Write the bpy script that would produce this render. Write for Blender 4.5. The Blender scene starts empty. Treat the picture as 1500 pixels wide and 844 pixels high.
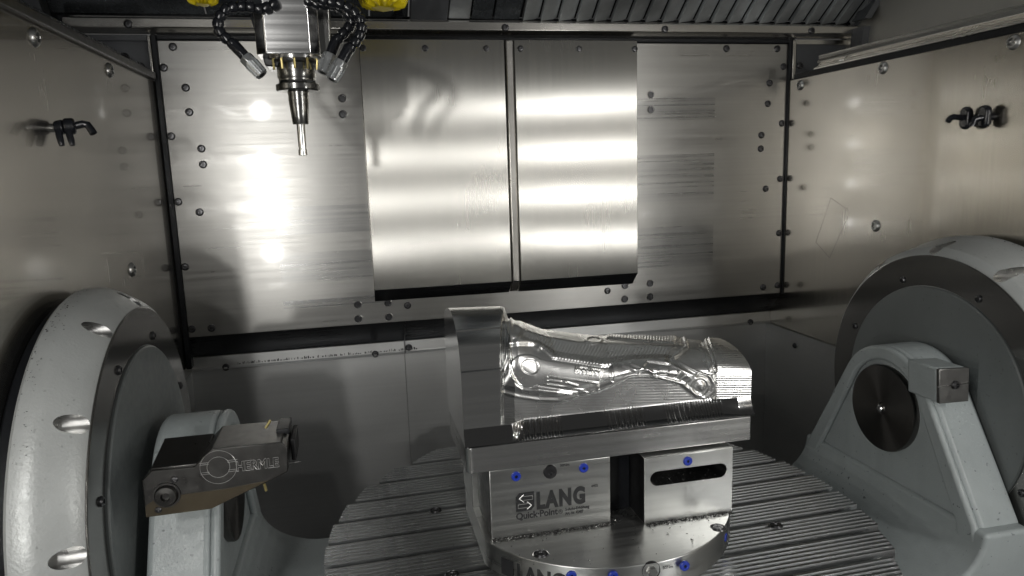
import bpy, bmesh, math, random
import numpy as np
from mathutils import Vector, Matrix
random.seed(7)
R_ = math.radians
scene = bpy.context.scene
col = scene.collection

# ------------------------------------------------------------------ camera
FPX = 1052.1                       # focal length in photograph pixels (1500 wide)
CAM = np.array([[0.97536283, 0.0663598, -0.21038947],
                [-0.21832388, 0.15351416, -0.96372615],
                [-0.03165491, 0.98591571, 0.16421994]])   # camera axes in the room's frame
cam_d = bpy.data.cameras.new('camera')
cam = bpy.data.objects.new('camera', cam_d); col.objects.link(cam)
m = Matrix([list(CAM[0]) + [0], list(CAM[1]) + [0], list(CAM[2]) + [0], [0, 0, 0, 1]])
cam.matrix_world = m
cam_d.sensor_width = 36.0
cam_d.lens = 36.0 * FPX / 1500.0
cam_d.clip_start = 0.02; cam_d.clip_end = 100
scene.camera = cam

# ------------------------------------------------------------------ world, lamps, exposure
world = bpy.data.worlds.new('World'); scene.world = world; world.use_nodes = True
bg = world.node_tree.nodes['Background']
bg.inputs[0].default_value = (1.0, 0.992, 0.965, 1); bg.inputs[1].default_value = 0.058
LED_W = 0.70
LEDS_LEFT = [(-.335, .05, z) for z in (.265, .065, -.125, -.32)]
LEDS_RIGHT = [(1.015, .05, z) for z in (.265, .065, -.125, -.32)]
def led(p, target, power, size=.034):
    d = bpy.data.lights.new('work_lamp', 'AREA'); d.shape = 'DISK'; d.size = size
    d.energy = power; d.color = (1.0, 0.985, 0.95); d.spread = R_(170)
    o = bpy.data.objects.new('work_lamp', d); col.objects.link(o)
    o.location = p
    o.rotation_euler = (Vector(target) - Vector(p)).to_track_quat('-Z', 'Y').to_euler()
for p in LEDS_LEFT: led(p, (.30, 1.4, p[2] - .12), LED_W)
for p in LEDS_RIGHT: led(p, (.38, 1.4, p[2] - .12), LED_W)
vs = scene.view_settings
vs.view_transform = 'Standard'; vs.look = 'None'; vs.exposure = 0.5; vs.gamma = 1.0
scene.cycles.use_denoising = True
scene.cycles.max_bounces = 8; scene.cycles.glossy_bounces = 6
scene.cycles.sample_clamp_indirect = 6.0
scene.cycles.blur_glossy = 0.3

def ray(px, py):
    return CAM @ np.array([(px - 750) / FPX, -(py - 422) / FPX, -1.0])
def at(px, py, y):                 # point at distance y from the photograph's own position
    r = ray(px, py); return Vector(r * (y / r[1]))
def atx(px, py, x):
    r = ray(px, py); return Vector(r * (x / r[0]))
def atz(px, py, z):
    r = ray(px, py); return Vector(r * (z / r[2]))

# ------------------------------------------------------------------ materials
MAT = {}
def nodes_of(name):
    mt = bpy.data.materials.new(name); mt.use_nodes = True
    nt = mt.node_tree; b = nt.nodes['Principled BSDF']; MAT[name] = mt
    return mt, nt, b
def N(nt, t, **kw):
    n = nt.nodes.new(t)
    for k, v in kw.items():
        if hasattr(n, k): setattr(n, k, v)
        else: n.inputs[k].default_value = v
    return n
def ramp(nt, src, a, b, lo, hi):
    mr = N(nt, 'ShaderNodeMapRange'); nt.links.new(src, mr.inputs['Value'])
    mr.inputs['From Min'].default_value = a; mr.inputs['From Max'].default_value = b
    mr.inputs['To Min'].default_value = lo; mr.inputs['To Max'].default_value = hi
    return mr.outputs[0]
def mixcol(nt, fac, c1, c2):
    mx = N(nt, 'ShaderNodeMix'); mx.data_type = 'RGBA'
    nt.links.new(fac, mx.inputs[0])
    for s, c in ((6, c1), (7, c2)):
        if isinstance(c, tuple): mx.inputs[s].default_value = (*c, 1)
        else: nt.links.new(c, mx.inputs[s])
    return mx.outputs[2]
def noise(nt, scale, vec=None, detail=3, sxyz=None, coord='UV'):
    tc = N(nt, 'ShaderNodeTexCoord'); mp = N(nt, 'ShaderNodeMapping')
    nt.links.new(tc.outputs[coord], mp.inputs[0])
    mp.inputs['Scale'].default_value = sxyz or (1, 1, 1)
    ns = N(nt, 'ShaderNodeTexNoise'); ns.inputs['Scale'].default_value = scale; ns.inputs['Detail'].default_value = detail
    nt.links.new(mp.outputs[0], ns.inputs['Vector'])
    return ns.outputs['Fac']
def brushed(name, c, rough, aniso, vertical=False, streak=.03, bump=.006, blotch=.04, tone=.035, coat=0., cior=1.7, extra=None):
    mt, nt, b = nodes_of(name)
    b.inputs['Metallic'].default_value = 1
    sx = (520, 4, 1) if vertical else (4, 520, 1)
    fine = noise(nt, 1, sxyz=sx, detail=2)
    sx2 = (140, 2, 1) if vertical else (2, 140, 1)
    mid = noise(nt, 1, sxyz=sx2, detail=3)
    big = noise(nt, 5, detail=4)
    cc = mixcol(nt, ramp(nt, mid, .3, .7, 0, 1), tuple(v * (1 - tone) for v in c), tuple(min(1, v * (1 + tone)) for v in c))
    cc = mixcol(nt, ramp(nt, big, .35, .75, 0, .6), cc, tuple(v * .86 for v in c))
    nt.links.new(cc, b.inputs['Base Color'])
    ad = N(nt, 'ShaderNodeMath', operation='ADD')
    nt.links.new(ramp(nt, mid, .3, .7, rough - streak, rough + streak), ad.inputs[0])
    nt.links.new(ramp(nt, big, .3, .7, -blotch, blotch), ad.inputs[1])
    out = ad.outputs[0]
    if extra: out = extra(nt, b, out, cc)
    nt.links.new(out, b.inputs['Roughness'])
    b.inputs['Anisotropic'].default_value = aniso
    if coat:
        b.inputs['Coat Weight'].default_value = coat; b.inputs['Coat Roughness'].default_value = .05; b.inputs['Coat IOR'].default_value = cior
    b.inputs['Anisotropic Rotation'].default_value = 0.0 if vertical else 0.25
    tg = N(nt, 'ShaderNodeTangent'); tg.direction_type = 'UV_MAP'
    nt.links.new(tg.outputs[0], b.inputs['Tangent'])
    bp = N(nt, 'ShaderNodeBump'); bp.inputs['Strength'].default_value = bump; bp.inputs['Distance'].default_value = .0005
    nt.links.new(fine, bp.inputs['Height']); nt.links.new(bp.outputs[0], b.inputs['Normal'])
    return mt
def plain(name, c, rough=.5, metal=0., spec=.5, bump=0., bscale=300., vary=.12, coat=0., rv=1., speck=0.):
    mt, nt, b = nodes_of(name)
    b.inputs['Metallic'].default_value = metal; b.inputs['Specular IOR Level'].default_value = spec
    n1 = noise(nt, 9, coord='Object', detail=5)
    n2 = noise(nt, 90, coord='Object', detail=3)
    cc = mixcol(nt, ramp(nt, n1, .3, .7, 0, 1), tuple(v * (1 - vary) for v in c), tuple(min(1, v * (1 + vary)) for v in c))
    if speck:
        ns = noise(nt, 150, coord='Object', detail=1); big = noise(nt, 7, coord='Object', detail=3)
        th = N(nt, 'ShaderNodeMath', operation='MULTIPLY'); nt.links.new(ramp(nt, ns, .70, .74, 0, speck), th.inputs[0]); nt.links.new(ramp(nt, big, .40, .62, 0, 1), th.inputs[1])
        cc = mixcol(nt, th.outputs[0], cc, tuple(v * .12 for v in c))
        sm = noise(nt, 1, coord='Object', detail=4, sxyz=(22, 22, 3.5))
        cc = mixcol(nt, ramp(nt, sm, .52, .75, 0, .35 * speck), cc, tuple(v * .55 for v in c))
    nt.links.new(cc, b.inputs['Base Color'])
    nt.links.new(ramp(nt, n2, .3, .7, max(.03, rough * (1 - .18 * rv)), min(1, rough * (1 + .15 * rv))), b.inputs['Roughness'])
    b.inputs['Coat Weight'].default_value = coat
    if bump:
        n3 = noise(nt, bscale, coord='Object', detail=2)
        bp = N(nt, 'ShaderNodeBump'); bp.inputs['Strength'].default_value = bump; bp.inputs['Distance'].default_value = .0008
        nt.links.new(n3, bp.inputs['Height']); nt.links.new(bp.outputs[0], b.inputs['Normal'])
    return mt

def wear_zones(nt, b, rough, cc):
    # rubbed rectangles left by the sliding cover on either side (x, z in metres on the wall)
    tc = N(nt, 'ShaderNodeTexCoord'); sp = N(nt, 'ShaderNodeSeparateXYZ')
    nt.links.new(tc.outputs['UV'], sp.inputs[0])
    def inside(lo, hi, out):
        a = N(nt, 'ShaderNodeMath', operation='GREATER_THAN'); a.inputs[1].default_value = lo; nt.links.new(out, a.inputs[0])
        c = N(nt, 'ShaderNodeMath', operation='LESS_THAN'); c.inputs[1].default_value = hi; nt.links.new(out, c.inputs[0])
        mu = N(nt, 'ShaderNodeMath', operation='MULTIPLY'); nt.links.new(a.outputs[0], mu.inputs[0]); nt.links.new(c.outputs[0], mu.inputs[1])
        return mu.outputs[0]
    def mul(a, c):
        mu = N(nt, 'ShaderNodeMath', operation='MULTIPLY'); nt.links.new(a, mu.inputs[0]); nt.links.new(c, mu.inputs[1]); return mu.outputs[0]
    def add(a, c):
        mu = N(nt, 'ShaderNodeMath', operation='ADD'); nt.links.new(a, mu.inputs[0]); nt.links.new(c, mu.inputs[1]); return mu.outputs[0]
    X, Z = sp.outputs[0], sp.outputs[1]
    z1 = mul(inside(-.158, .06, X), add(inside(-.125, -.066, Z), add(inside(-.23, -.165, Z), inside(-.285, -.268, Z))))
    z2 = mul(inside(.62, .855, X), add(inside(-.09, .02, Z), add(inside(-.25, -.15, Z), inside(.10, .15, Z))))
    st = noise(nt, 1, sxyz=(1.5, 160, 1), detail=4)
    w = mul(add(z1, z2), ramp(nt, st, .35, .65, .05, .42))
    mx = N(nt, 'ShaderNodeMix'); mx.data_type = 'FLOAT'
    nt.links.new(w, mx.inputs[0]); nt.links.new(rough, mx.inputs[2]); mx.inputs[3].default_value = .20
    c2 = mixcol(nt, w, cc, (.24, .25, .26)); nt.links.new(c2, b.inputs['Base Color'])
    return mx.outputs[0]

brushed('steel_back', (.44, .433, .415), .315, .35, False, streak=.03, blotch=.03, bump=.003, tone=.045, coat=1.0, cior=1.95, extra=wear_zones)
brushed('steel_cover', (.62, .61, .575), .26, 1.0, True, streak=.010, blotch=.015, bump=.0022, tone=.028)
brushed('steel_side', (.49, .462, .408), .24, .25, True, streak=.015, blotch=.04, bump=0, tone=.03, coat=.8)
brushed('steel_outer', (.70, .68, .63), .50, .25, True, streak=.01, bump=0, tone=.012)
brushed('steel_rail', (.66, .64, .60), .24, .3, False, streak=.01, bump=0, tone=.012)
brushed('steel_lower', (.62, .625, .62), .48, .3, False, streak=.02, bump=.002)
brushed('steel_plate', (.66, .665, .65), .33, .4, False, streak=.05, blotch=.06, tone=.06)
brushed('steel_shaded', (.14, .145, .155), .30, .4, False)  # darkened steel: the dark floor that down-facing sheets mirror, put into the colour
brushed('block_alu', (.66, .665, .655), .19, .3, False, streak=.03, blotch=.03, tone=.05, bump=.003)
brushed('nose_alu', (.88, .88, .88), .20, .3, False, streak=.05, blotch=.03, tone=.14, bump=.006)
brushed('aluminium', (.74, .74, .73), .25, .4, False, blotch=.05)
brushed('table_steel', (.56, .57, .575), .30, .35, False, streak=.06, blotch=.06, tone=.08)
plain('corner_paint', (.10, .105, .113), .45, .3)
plain('rubber', (.010, .011, .013), .4, 0, .25)
plain('black_plastic', (.010, .011, .014), .22, 0, .55)
plain('black_gap', (.006, .006, .007), .6)
plain('dark_screw', (.11, .11, .115), .32, .9)
plain('bright_screw', (.42, .42, .41), .3, .95)
plain('cast_paint', (.35, .385, .39), .40, 0, .5, bump=.5, bscale=300, vary=.07, speck=.7)
plain('disc_paint', (.165, .18, .18), .36, 0, .5, bump=.12, bscale=420, vary=.05, speck=.4)
plain('ring_paint', (.42, .435, .43), .38, .15, .5, bump=.4, bscale=300, vary=.08, speck=.3)
plain('pocket_steel', (.85, .85, .84), .30, 1.0)
plain('face_steel', (.27, .265, .255), .17, .9, vary=.02, rv=.1)
plain('cove_dark', (.24, .24, .24), .10, 1.0, vary=.02, rv=.2)  # dark roof mirrored in the cove, put into its base colour
plain('mirror_end', (.90, .90, .89), .17, 1.0, vary=.02)
plain('rail_dark', (.07, .07, .07), .35, .6)
plain('polished', (.75, .75, .74), .16, 1.0)
plain('holder_steel', (.30, .30, .29), .22, 1.0, vary=.05)
plain('nozzle_zinc', (.62, .64, .65), .30, .9)
plain('nylon_yellow', (.92, .72, .01), .45, 0, .5)
plain('brass', (.55, .46, .20), .35, .8)
plain('blue_plastic', (.022, .05, .42), .35, 0, .5)
plain('ink', (.025, .026, .028), .5)
plain('etch', (.62, .62, .61), .35, .9)
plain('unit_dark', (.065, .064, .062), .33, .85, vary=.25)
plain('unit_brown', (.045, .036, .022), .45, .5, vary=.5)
plain('riser_black', (.022, .022, .023), .35, .6)
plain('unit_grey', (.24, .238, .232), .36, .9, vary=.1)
plain('chip_metal', (.7, .7, .68), .25, 1.0)
plain('chip_dark', (.05, .05, .05), .4, .5)
plain('floor_steel', (.06, .06, .062), .5, .6)
mt, nt, b = nodes_of('chuck_black')       # turned face: highlights fan out from the centre
b.inputs['Metallic'].default_value = 1; b.inputs['Base Color'].default_value = (.17, .163, .155, 1); b.inputs['Roughness'].default_value = .33
b.inputs['Anisotropic'].default_value = .85
tg = N(nt, 'ShaderNodeTangent'); tg.direction_type = 'RADIAL'; tg.axis = 'X'; nt.links.new(tg.outputs[0], b.inputs['Tangent'])
plain('roof_dark', (.11, .12, .13), .28, .7, vary=.3)
plain('roof_slat', (.50, .52, .53), .42, .75, vary=.4)

# milled aluminium of the workpiece: fine cutter ripples
mt, nt, b = nodes_of('milled')
b.inputs['Metallic'].default_value = 1; b.inputs['Base Color'].default_value = (.91, .91, .90, 1)
tc = N(nt, 'ShaderNodeTexCoord')
nn = noise(nt, 750, coord='Object', detail=1)
nz2 = noise(nt, 1, coord='Object', detail=2, sxyz=(60, 60, 420))
ad2 = N(nt, 'ShaderNodeMath', operation='ADD'); nt.links.new(nz2, ad2.inputs[0]); nt.links.new(nn, ad2.inputs[1])
bp = N(nt, 'ShaderNodeBump'); bp.inputs['Strength'].default_value = .22; bp.inputs['Distance'].default_value = .0005
nt.links.new(ad2.outputs[0], bp.inputs['Height']); nt.links.new(bp.outputs[0], b.inputs['Normal'])
nt.links.new(ramp(nt, noise(nt, 14, coord='Object'), .3, .7, .22, .34), b.inputs['Roughness'])

# ------------------------------------------------------------------ mesh helpers
class MB:
    def __init__(s): s.v = []; s.f = []; s.mi = []; s.cur = 0
    def add(s, vs, fs):
        o = len(s.v); s.v += [tuple(map(float, p)) for p in vs]
        for f in fs: s.f.append([i + o for i in f]); s.mi.append(s.cur)
        return s
    def box(s, x0, x1, y0, y1, z0, z1):
        return s.add([(x0, y0, z0), (x1, y0, z0), (x1, y1, z0), (x0, y1, z0), (x0, y0, z1), (x1, y0, z1), (x1, y1, z1), (x0, y1, z1)],
                     [(0, 3, 2, 1), (4, 5, 6, 7), (0, 1, 5, 4), (1, 2, 6, 5), (2, 3, 7, 6), (3, 0, 4, 7)])
    def prism(s, poly, axis, a, b):
        # poly: list of 2-D points in the two other axes (x<-(y,z), y<-(x,z), z<-(x,y))
        def P(q, t):
            if axis == 'x': return (t, q[0], q[1])
            if axis == 'y': return (q[0], t, q[1])
            return (q[0], q[1], t)
        n = len(poly)
        return s.add([P(q, a) for q in poly] + [P(q, b) for q in poly],
                     [list(range(n)), list(range(2 * n - 1, n - 1, -1))] + [(i, i + n, (i + 1) % n + n, (i + 1) % n) for i in range(n)])
    def lathe(s, prof, c=(0, 0, 0), axis='z', seg=24, cap=True, a0=0., a1=2 * math.pi):
        # prof: list of (radius, height along axis)
        full = abs(a1 - a0 - 2 * math.pi) < 1e-6
        k = seg if full else seg + 1
        vs = []
        for (r, h) in prof:
            for i in range(k):
                a = a0 + (a1 - a0) * i / seg
                u, w = r * math.cos(a), r * math.sin(a)
                p = {'z': (u, w, h), 'x': (h, u, w), 'y': (u, h, w)}[axis]
                vs.append((p[0] + c[0], p[1] + c[1], p[2] + c[2]))
        fs = []
        for j in range(len(prof) - 1):
            for i in range(seg):
                i2 = (i + 1) % k
                fs.append((j * k + i, j * k + i2, (j + 1) * k + i2, (j + 1) * k + i))
        if cap:
            if prof[0][0] > 1e-6: fs.append(tuple(range(k - 1, -1, -1)))
            if prof[-1][0] > 1e-6: fs.append(tuple((len(prof) - 1) * k + i for i in range(k)))
        return s.add(vs, fs)
    def rod(s, a, b, r0, r1=None, seg=12):
        a, b = Vector(a), Vector(b); r1 = r0 if r1 is None else r1
        q = (b - a).to_track_quat('Z', 'Y'); vs = []
        for p, r in ((a, r0), (b, r1)):
            for i in range(seg):
                t = 2 * math.pi * i / seg
                vs.append(p + q @ Vector((r * math.cos(t), r * math.sin(t), 0)))
        return s.add(vs, [tuple(range(seg - 1, -1, -1)), tuple(range(seg, 2 * seg))] + [(i, (i + 1) % seg, (i + 1) % seg + seg, i + seg) for i in range(seg)])
    def tube(s, pts, r, seg=12):
        pts = [Vector(p) for p in pts]; n = len(pts); vs = []
        for k, p in enumerate(pts):
            d = (pts[min(k + 1, n - 1)] - pts[max(k - 1, 0)]).normalized()
            q = d.to_track_quat('Z', 'Y'); rr = r[k] if isinstance(r, (list, tuple)) else r
            for i in range(seg):
                t = 2 * math.pi * i / seg
                vs.append(p + q @ Vector((rr * math.cos(t), rr * math.sin(t), 0)))
        fs = [tuple(range(seg - 1, -1, -1)), tuple((n - 1) * seg + i for i in range(seg))]
        for k in range(n - 1):
            for i in range(seg): fs.append((k * seg + i, k * seg + (i + 1) % seg, (k + 1) * seg + (i + 1) % seg, (k + 1) * seg + i))
        return s.add(vs, fs)
    def mesh(s, name, mats, off=(0, 0, 0), ang=35):
        me = bpy.data.meshes.new(name)
        me.from_pydata([(p[0] - off[0], p[1] - off[1], p[2] - off[2]) for p in s.v], [], s.f)
        bm = bmesh.new(); bm.from_mesh(me); bmesh.ops.recalc_face_normals(bm, faces=bm.faces)
        uv = bm.loops.layers.uv.new('UVMap')
        for f in bm.faces:
            n = f.normal; ax = max(range(3), key=lambda i: abs(n[i]))
            for l in f.loops:
                c = l.vert.co; c = (c[0] + off[0], c[1] + off[1], c[2] + off[2])
                l[uv].uv = (c[1], c[2]) if ax == 0 else (c[0], c[2]) if ax == 1 else (c[0], c[1])
            f.smooth = True
        bm.to_mesh(me); bm.free()
        for k in (mats if isinstance(mats, (list, tuple)) else [mats]): me.materials.append(MAT[k])
        if any(s.mi):
            for p, i in zip(me.polygons, s.mi): p.material_index = i
        me.set_sharp_from_angle(angle=R_(ang))
        return me
    def build(s, name, mats, parent=None, bevel=0, seg=2, ang=35, origin=None):
        off = tuple(origin) if origin is not None else (tuple(wloc(parent)) if parent else (0, 0, 0))
        o = bpy.data.objects.new(name, s.mesh(name, mats, off, ang)); col.objects.link(o)
        if parent:
            o.parent = parent
            if origin is not None: o.location = Vector(origin) - wloc(parent)
        elif origin is not None: o.location = origin
        if bevel:
            bv = o.modifiers.new('bevel', 'BEVEL'); bv.width = bevel; bv.segments = seg; bv.limit_method = 'ANGLE'; bv.angle_limit = R_(30)
            bv.harden_normals = False
        return o
def wloc(o):
    v = Vector((0, 0, 0))
    while o is not None: v += o.location; o = o.parent
    return v
def tag(o, label, cat=None, group=None, kind=None):
    if label: o['label'] = label
    if cat: o['category'] = cat
    if group: o['group'] = group
    if kind: o['kind'] = kind
    return o
def thing(name, label, cat, loc, group=None):
    o = bpy.data.objects.new(name, None); col.objects.link(o); o.location = loc; o.empty_display_size = .02
    return tag(o, label, cat, group)
def structure(name, mb, mats, **kw):
    o = mb.build(name, mats, **kw); o['kind'] = 'structure'; return o
def put(mesh, name, parent, p, rot=(0, 0, 0), scale=None):
    o = bpy.data.objects.new(name, mesh); col.objects.link(o); o.parent = parent
    o.location = Vector(p) - wloc(parent); o.rotation_euler = rot
    if scale: o.scale = scale
    return o
BACKROT = (R_(90), 0, 0)           # +Z of a screw head points to -Y
def face_to(d): return Vector(d).to_track_quat('Z', 'Y').to_euler()

# shared little meshes (built along +Z)
def socket_screw(name, r, h, mat):
    s = MB(); s.lathe([(0, h * .35), (r * .42, h * .35), (r * .46, h), (r * .72, h * .95), (r * .95, h * .55), (r, 0)], seg=14, cap=False)
    return s.mesh(name, mat)
ME_SCREW = socket_screw('screw', .0082, .0045, 'dark_screw')
ME_SCREW_S = socket_screw('screw', .0068, .004, 'dark_screw')
s = MB(); s.lathe([(0, .0012), (.0035, .0012), (.0038, .0022), (.0062, .0022), (.0066, .0006)], seg=14, cap=False); s.cur = 1
s.lathe([(.0066, .0007), (.0078, .0024), (.0088, .0024), (.0094, 0)], seg=14, cap=False)
ME_CSK = s.mesh('screw', ['dark_screw', 'polished'])
s = MB(); s.lathe([(0, .002), (.006, .002), (.0065, .005), (.0085, .005), (.011, .003), (.0125, 0)], seg=16, cap=False)
ME_WSCREW = s.mesh('screw', 'bright_screw')

# ------------------------------------------------------------------ enclosure
XL, XR, YB = -.3662, 1.0467, 1.6
# back wall: upper sheet, down-facing chamfer, ledge strip, lower sheet
back = tag(thing('wall_back', None, None, (.34, YB, -.332)), None, kind='structure')
del_keys = [k for k in back.keys() if k in ('label', 'category')]
MB().box(XL + .012, XR - .004, YB, YB + .02, -.332, .272).build('upper_sheet', 'steel_back', back, bevel=.0008)
MB().prism([(YB + .0005, -.3325), (YB + .056, -.388), (YB + .07, -.388), (YB + .07, -.3325)], 'x', XL - .03, .10).build('sloped_sheet', 'steel_shaded', back)
MB().prism([(YB + .0005, -.3325), (YB + .056, -.388), (YB + .07, -.388), (YB + .07, -.3325)], 'x', .1015, XR + .03).build('sloped_sheet', 'steel_shaded', back)
MB().prism([(YB + .052, -.389), (YB + .050, -.413), (YB + .045, -.4185), (YB + .075, -.4185), (YB + .075, -.389)], 'x', XL - .03, .0985).build('ledge', 'steel_lower', back, bevel=.0008)
MB().prism([(YB + .052, -.389), (YB + .050, -.413), (YB + .045, -.4185), (YB + .075, -.4185), (YB + .075, -.389)], 'x', .101, XR + .03).build('ledge', 'steel_lower', back, bevel=.0008)
MB().box(XL - .03, .098, YB + .058, YB + .08, -1.05, -.419).build('lower_sheet', 'steel_lower', back)
MB().box(.0995, XR + .03, YB + .058, YB + .08, -1.05, -.419).build('lower_sheet', 'steel_lower', back)
g = MB()
g.box(XL + .001, XL + .012, YB - .006, YB + .02, -.40, .283); g.box(XR - .004, XR + .012, YB - .006, YB + .02, -.335, .283)
g.box(XL + .012, XR - .004, YB - .006, YB + .02, .2725, .283)
g.build('gasket', 'rubber', back, bevel=.002)
for x, z in [(-.326, .26), (-.347, .22), (-.310, .181), (-.308, .133), (-.347, .086), (-.292, .060), (-.292, .028), (-.347, -.046),
             (-.308, -.069), (-.347, -.181), (-.347, -.314), (-.308, -.315),
             (.882, .261), (1.015, .261), (1.033, .220), (.997, .182), (.994, .134), (1.033, .087), (.979, .060), (.978, .028),
             (1.033, -.046), (.994, -.069), (1.034, -.180), (.994, -.314), (1.034, -.312), (.108, -.296), (.582, -.295)]:
    put(ME_SCREW, 'screw', back, (x, YB, z), BACKROT)
for x, z in [(-.004, .157), (-.005, .124), (.692, .158), (.692, .124), (-.001, -.286), (-.002, -.318), (.065, -.287), (.065, -.319),
             (.626, -.285), (.625, -.318), (.690, -.284), (.690, -.317)]:
    put(ME_CSK, 'screw', back, (x, YB, z), BACKROT)
for px, py in [(331, 538), (549.7, 518.8), (598.8, 509), (1099, 472)]:
    p = at(px, py, YB + .05); put(ME_SCREW, 'screw', back, p, BACKROT)
# row of small rust-dark drip marks along the ledge
d = MB()
for i in range(150):
    x = -.27 + .40 * i / 150 + random.uniform(-.001, .001)
    if random.random() < .72:
        h = random.uniform(.002, .006); d.box(x, x + random.uniform(.0008, .002), YB + .0495, YB + .051, -.411, -.411 + h)
o = d.build('drip_mark', 'black_gap', back); o['kind'] = 'stuff'

# centre cover: two vertical-brushed sheets with a seam rib, chamfered lower edge
cov = thing('sliding_cover', 'brushed steel double sheet cover with shade-darkened chamfered lower edge on back wall', 'cover', (.345, YB, -.27))
YC = 1.565
def cover_sheet(x0, x1):
    MB().prism([(YC, .2715), (YC, -.2515), (YC + .032, -.2815), (YB - .001, -.2815), (YB - .001, .2715)], 'x', x0, x1).build('sheet', ['steel_cover', 'steel_shaded'], cov, bevel=.0022)
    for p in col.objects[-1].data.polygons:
        if p.normal.z < -.3: p.material_index = 1  # down-facing faces take the darkened steel, shade painted in
cover_sheet(.0365, .3415); cover_sheet(.3635, .645)
MB().prism([(YC - .003, .2715), (YC - .003, -.2515), (YC + .034, -.280), (YB - .001, -.280), (YB - .001, .2715)], 'x', .3440, .3610).build('seam_rib', 'steel_rail', cov, bevel=.003, seg=3)
for x in (.044, .172, .302, .377, .509, .639): put(ME_SCREW_S, 'screw', cov, (x, YC, .2535), BACKROT)
ME_STAIN = None

# side walls
wl = MB().box(XL - .03, XL, -.05, YB + .05, -.4185, .1935); wl = structure('wall_left', wl, 'steel_side', origin=(XL, .8, -.42))
MB().box(XL - .03, XL - .004, -.05, YB + .058, -1.05, -.4195).build('lower_sheet', 'steel_lower', wl)
wr = MB().box(XR, XR + .03, -.05, YB + .05, -.4185, .186); wr = structure('wall_right', wr, 'steel_side', origin=(XR, .8, -.42))
MB().box(XR - .005, XR + .03, -.05, YB + .0575, -1.05, -.4195).build('lower_sheet', 'steel_lower', wr)
for y, z in [(1.303, -.147), (1.31, .176), (1.024, .177)]:
    put(ME_WSCREW, 'screw', wl, (XL, y, z), face_to((1, 0, 0)))
for y, z in [(1.277, -.14), (1.279, .173), (.989, .173), (1.55, .171)]:
    put(ME_WSCREW, 'screw', wr, (XR, y, z), face_to((-1, 0, 0)))
put(ME_SCREW_S, 'screw', wr, (XR - .005, 1.53, -.452), face_to((-1, 0, 0)))
# thin scratched rhombus on the right wall
q = MB(); pts = [atx(*p, XR - .0003) for p in [(1217, 290), (1245, 310), (1215, 378), (1195, 355)]]
for a, b_ in zip(pts, pts[1:] + pts[:1]): q.rod(a, b_, .00016, seg=4)
q.build('scratch', 'face_steel', wr)
fl = structure('floor', MB().box(XL - .03, XR + .03, -.05, YB + .08, -1.08, -1.05), 'floor_steel')

# top rail of the back wall, corner plates, side rails
rail = thing('top_rail', 'long brushed steel rail running across the top of the back wall', 'rail', (.34, 1.57, .28))
MB().prism([(1.575, .2835), (1.566, .2855), (1.556, .289), (1.556, .306), (1.566, .311), (1.60, .313), (1.60, .2835)], 'x', -.506, 1.20).build('profile', 'steel_rail', rail, bevel=.0015)
for x in (-.392, .343, .707, 1.075): put(ME_SCREW, 'screw', rail, (x, 1.556, .2945), BACKROT)
MB().box(-.506, 1.20, 1.585, 1.60, .3135, .3205).build('dark_strip', 'rubber', rail)
cp = MB().box(-.56, XL - .004, YB - .001, YB + .02, .17, .2815).build('corner_plate', 'corner_paint', origin=(-.45, YB, .17), bevel=.001)
tag(cp, 'dark grey painted corner plate left of the back wall sheet', 'plate', 'corner plates')
put(ME_SCREW, 'screw', cp, (-.389, YB - .001, .222), BACKROT)
MB().box(-.545, XL - .004, YB - .008, YB - .002, .270, .2815).build('lip', 'corner_paint', cp, bevel=.001)
cp = MB().box(XR + .014, 1.21, YB - .001, YB + .02, .17, .2815).build('corner_plate', 'corner_paint', origin=(1.12, YB, .17), bevel=.001)
tag(cp, 'dark grey painted corner plate right of the back wall sheet', 'plate', 'corner plates')
put(ME_SCREW, 'screw', cp, (XR + .03, YB - .001, .222), BACKROT)
MB().box(XR + .014, 1.205, YB - .008, YB - .002, .270, .2815).build('lip', 'steel_rail', cp, bevel=.001)
for sx, x0 in ((-1, XL - .004), (1, XR + .0125)):
    MB()
po = MB().box(XL - .003, XL + .002, YB - .012, YB - .0065, .198, .279).build('corner_strip', 'steel_rail', origin=(XL, YB - .01, .198), bevel=.001)
tag(po, 'thin bright upright strip at the left corner of the back wall', 'strip')
po = MB().box(XR + .003, XR + .0115, YB - .012, YB - .0065, .19, .279).build('corner_strip', 'steel_rail', origin=(XR, YB - .01, .19), bevel=.001)
tag(po, 'narrow upright steel strip at the right corner of the back wall', 'strip')

rr = thing('door_rail', 'bright ridged steel guide rail along the top of the right wall', 'rail', (XR, 1.0, .186))
MB().box(XR - .001, XR + .012, .3, 1.575, .1868, .1985).build('dark_strip', 'rubber', rr)
MB().prism([(XR - .002, .199), (XR - .002, .204), (XR + .010, .210), (XR + .006, .216), (XR + .010, .222), (XR + .010, .231), (XR + .03, .231), (XR + .03, .199)], 'y', .3, 1.50).build('profile', 'steel_rail', rr, bevel=.0012)
MB().box(XR + .0, XR + .005, 1.40, 1.415, .2045, .2085).build('clip', 'polished', rr)
lr = thing('door_rail', 'dark steel guide rail along the top of the left wall', 'rail', (XL, 1.0, .194))
MB().box(XL - .012, XL + .008, .3, 1.578, .1942, .2085).build('profile', 'rail_dark', lr, bevel=.002)
MB().box(XL - .03, XL - .0125, .3, 1.57, .1942, .2235).build('back_strip', 'roof_dark', lr, bevel=.002)
put(ME_SCREW, 'clamp_screw', lr, at(183, 84, 1.45) * 1.0, face_to((.4, -.8, .3)))

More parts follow.
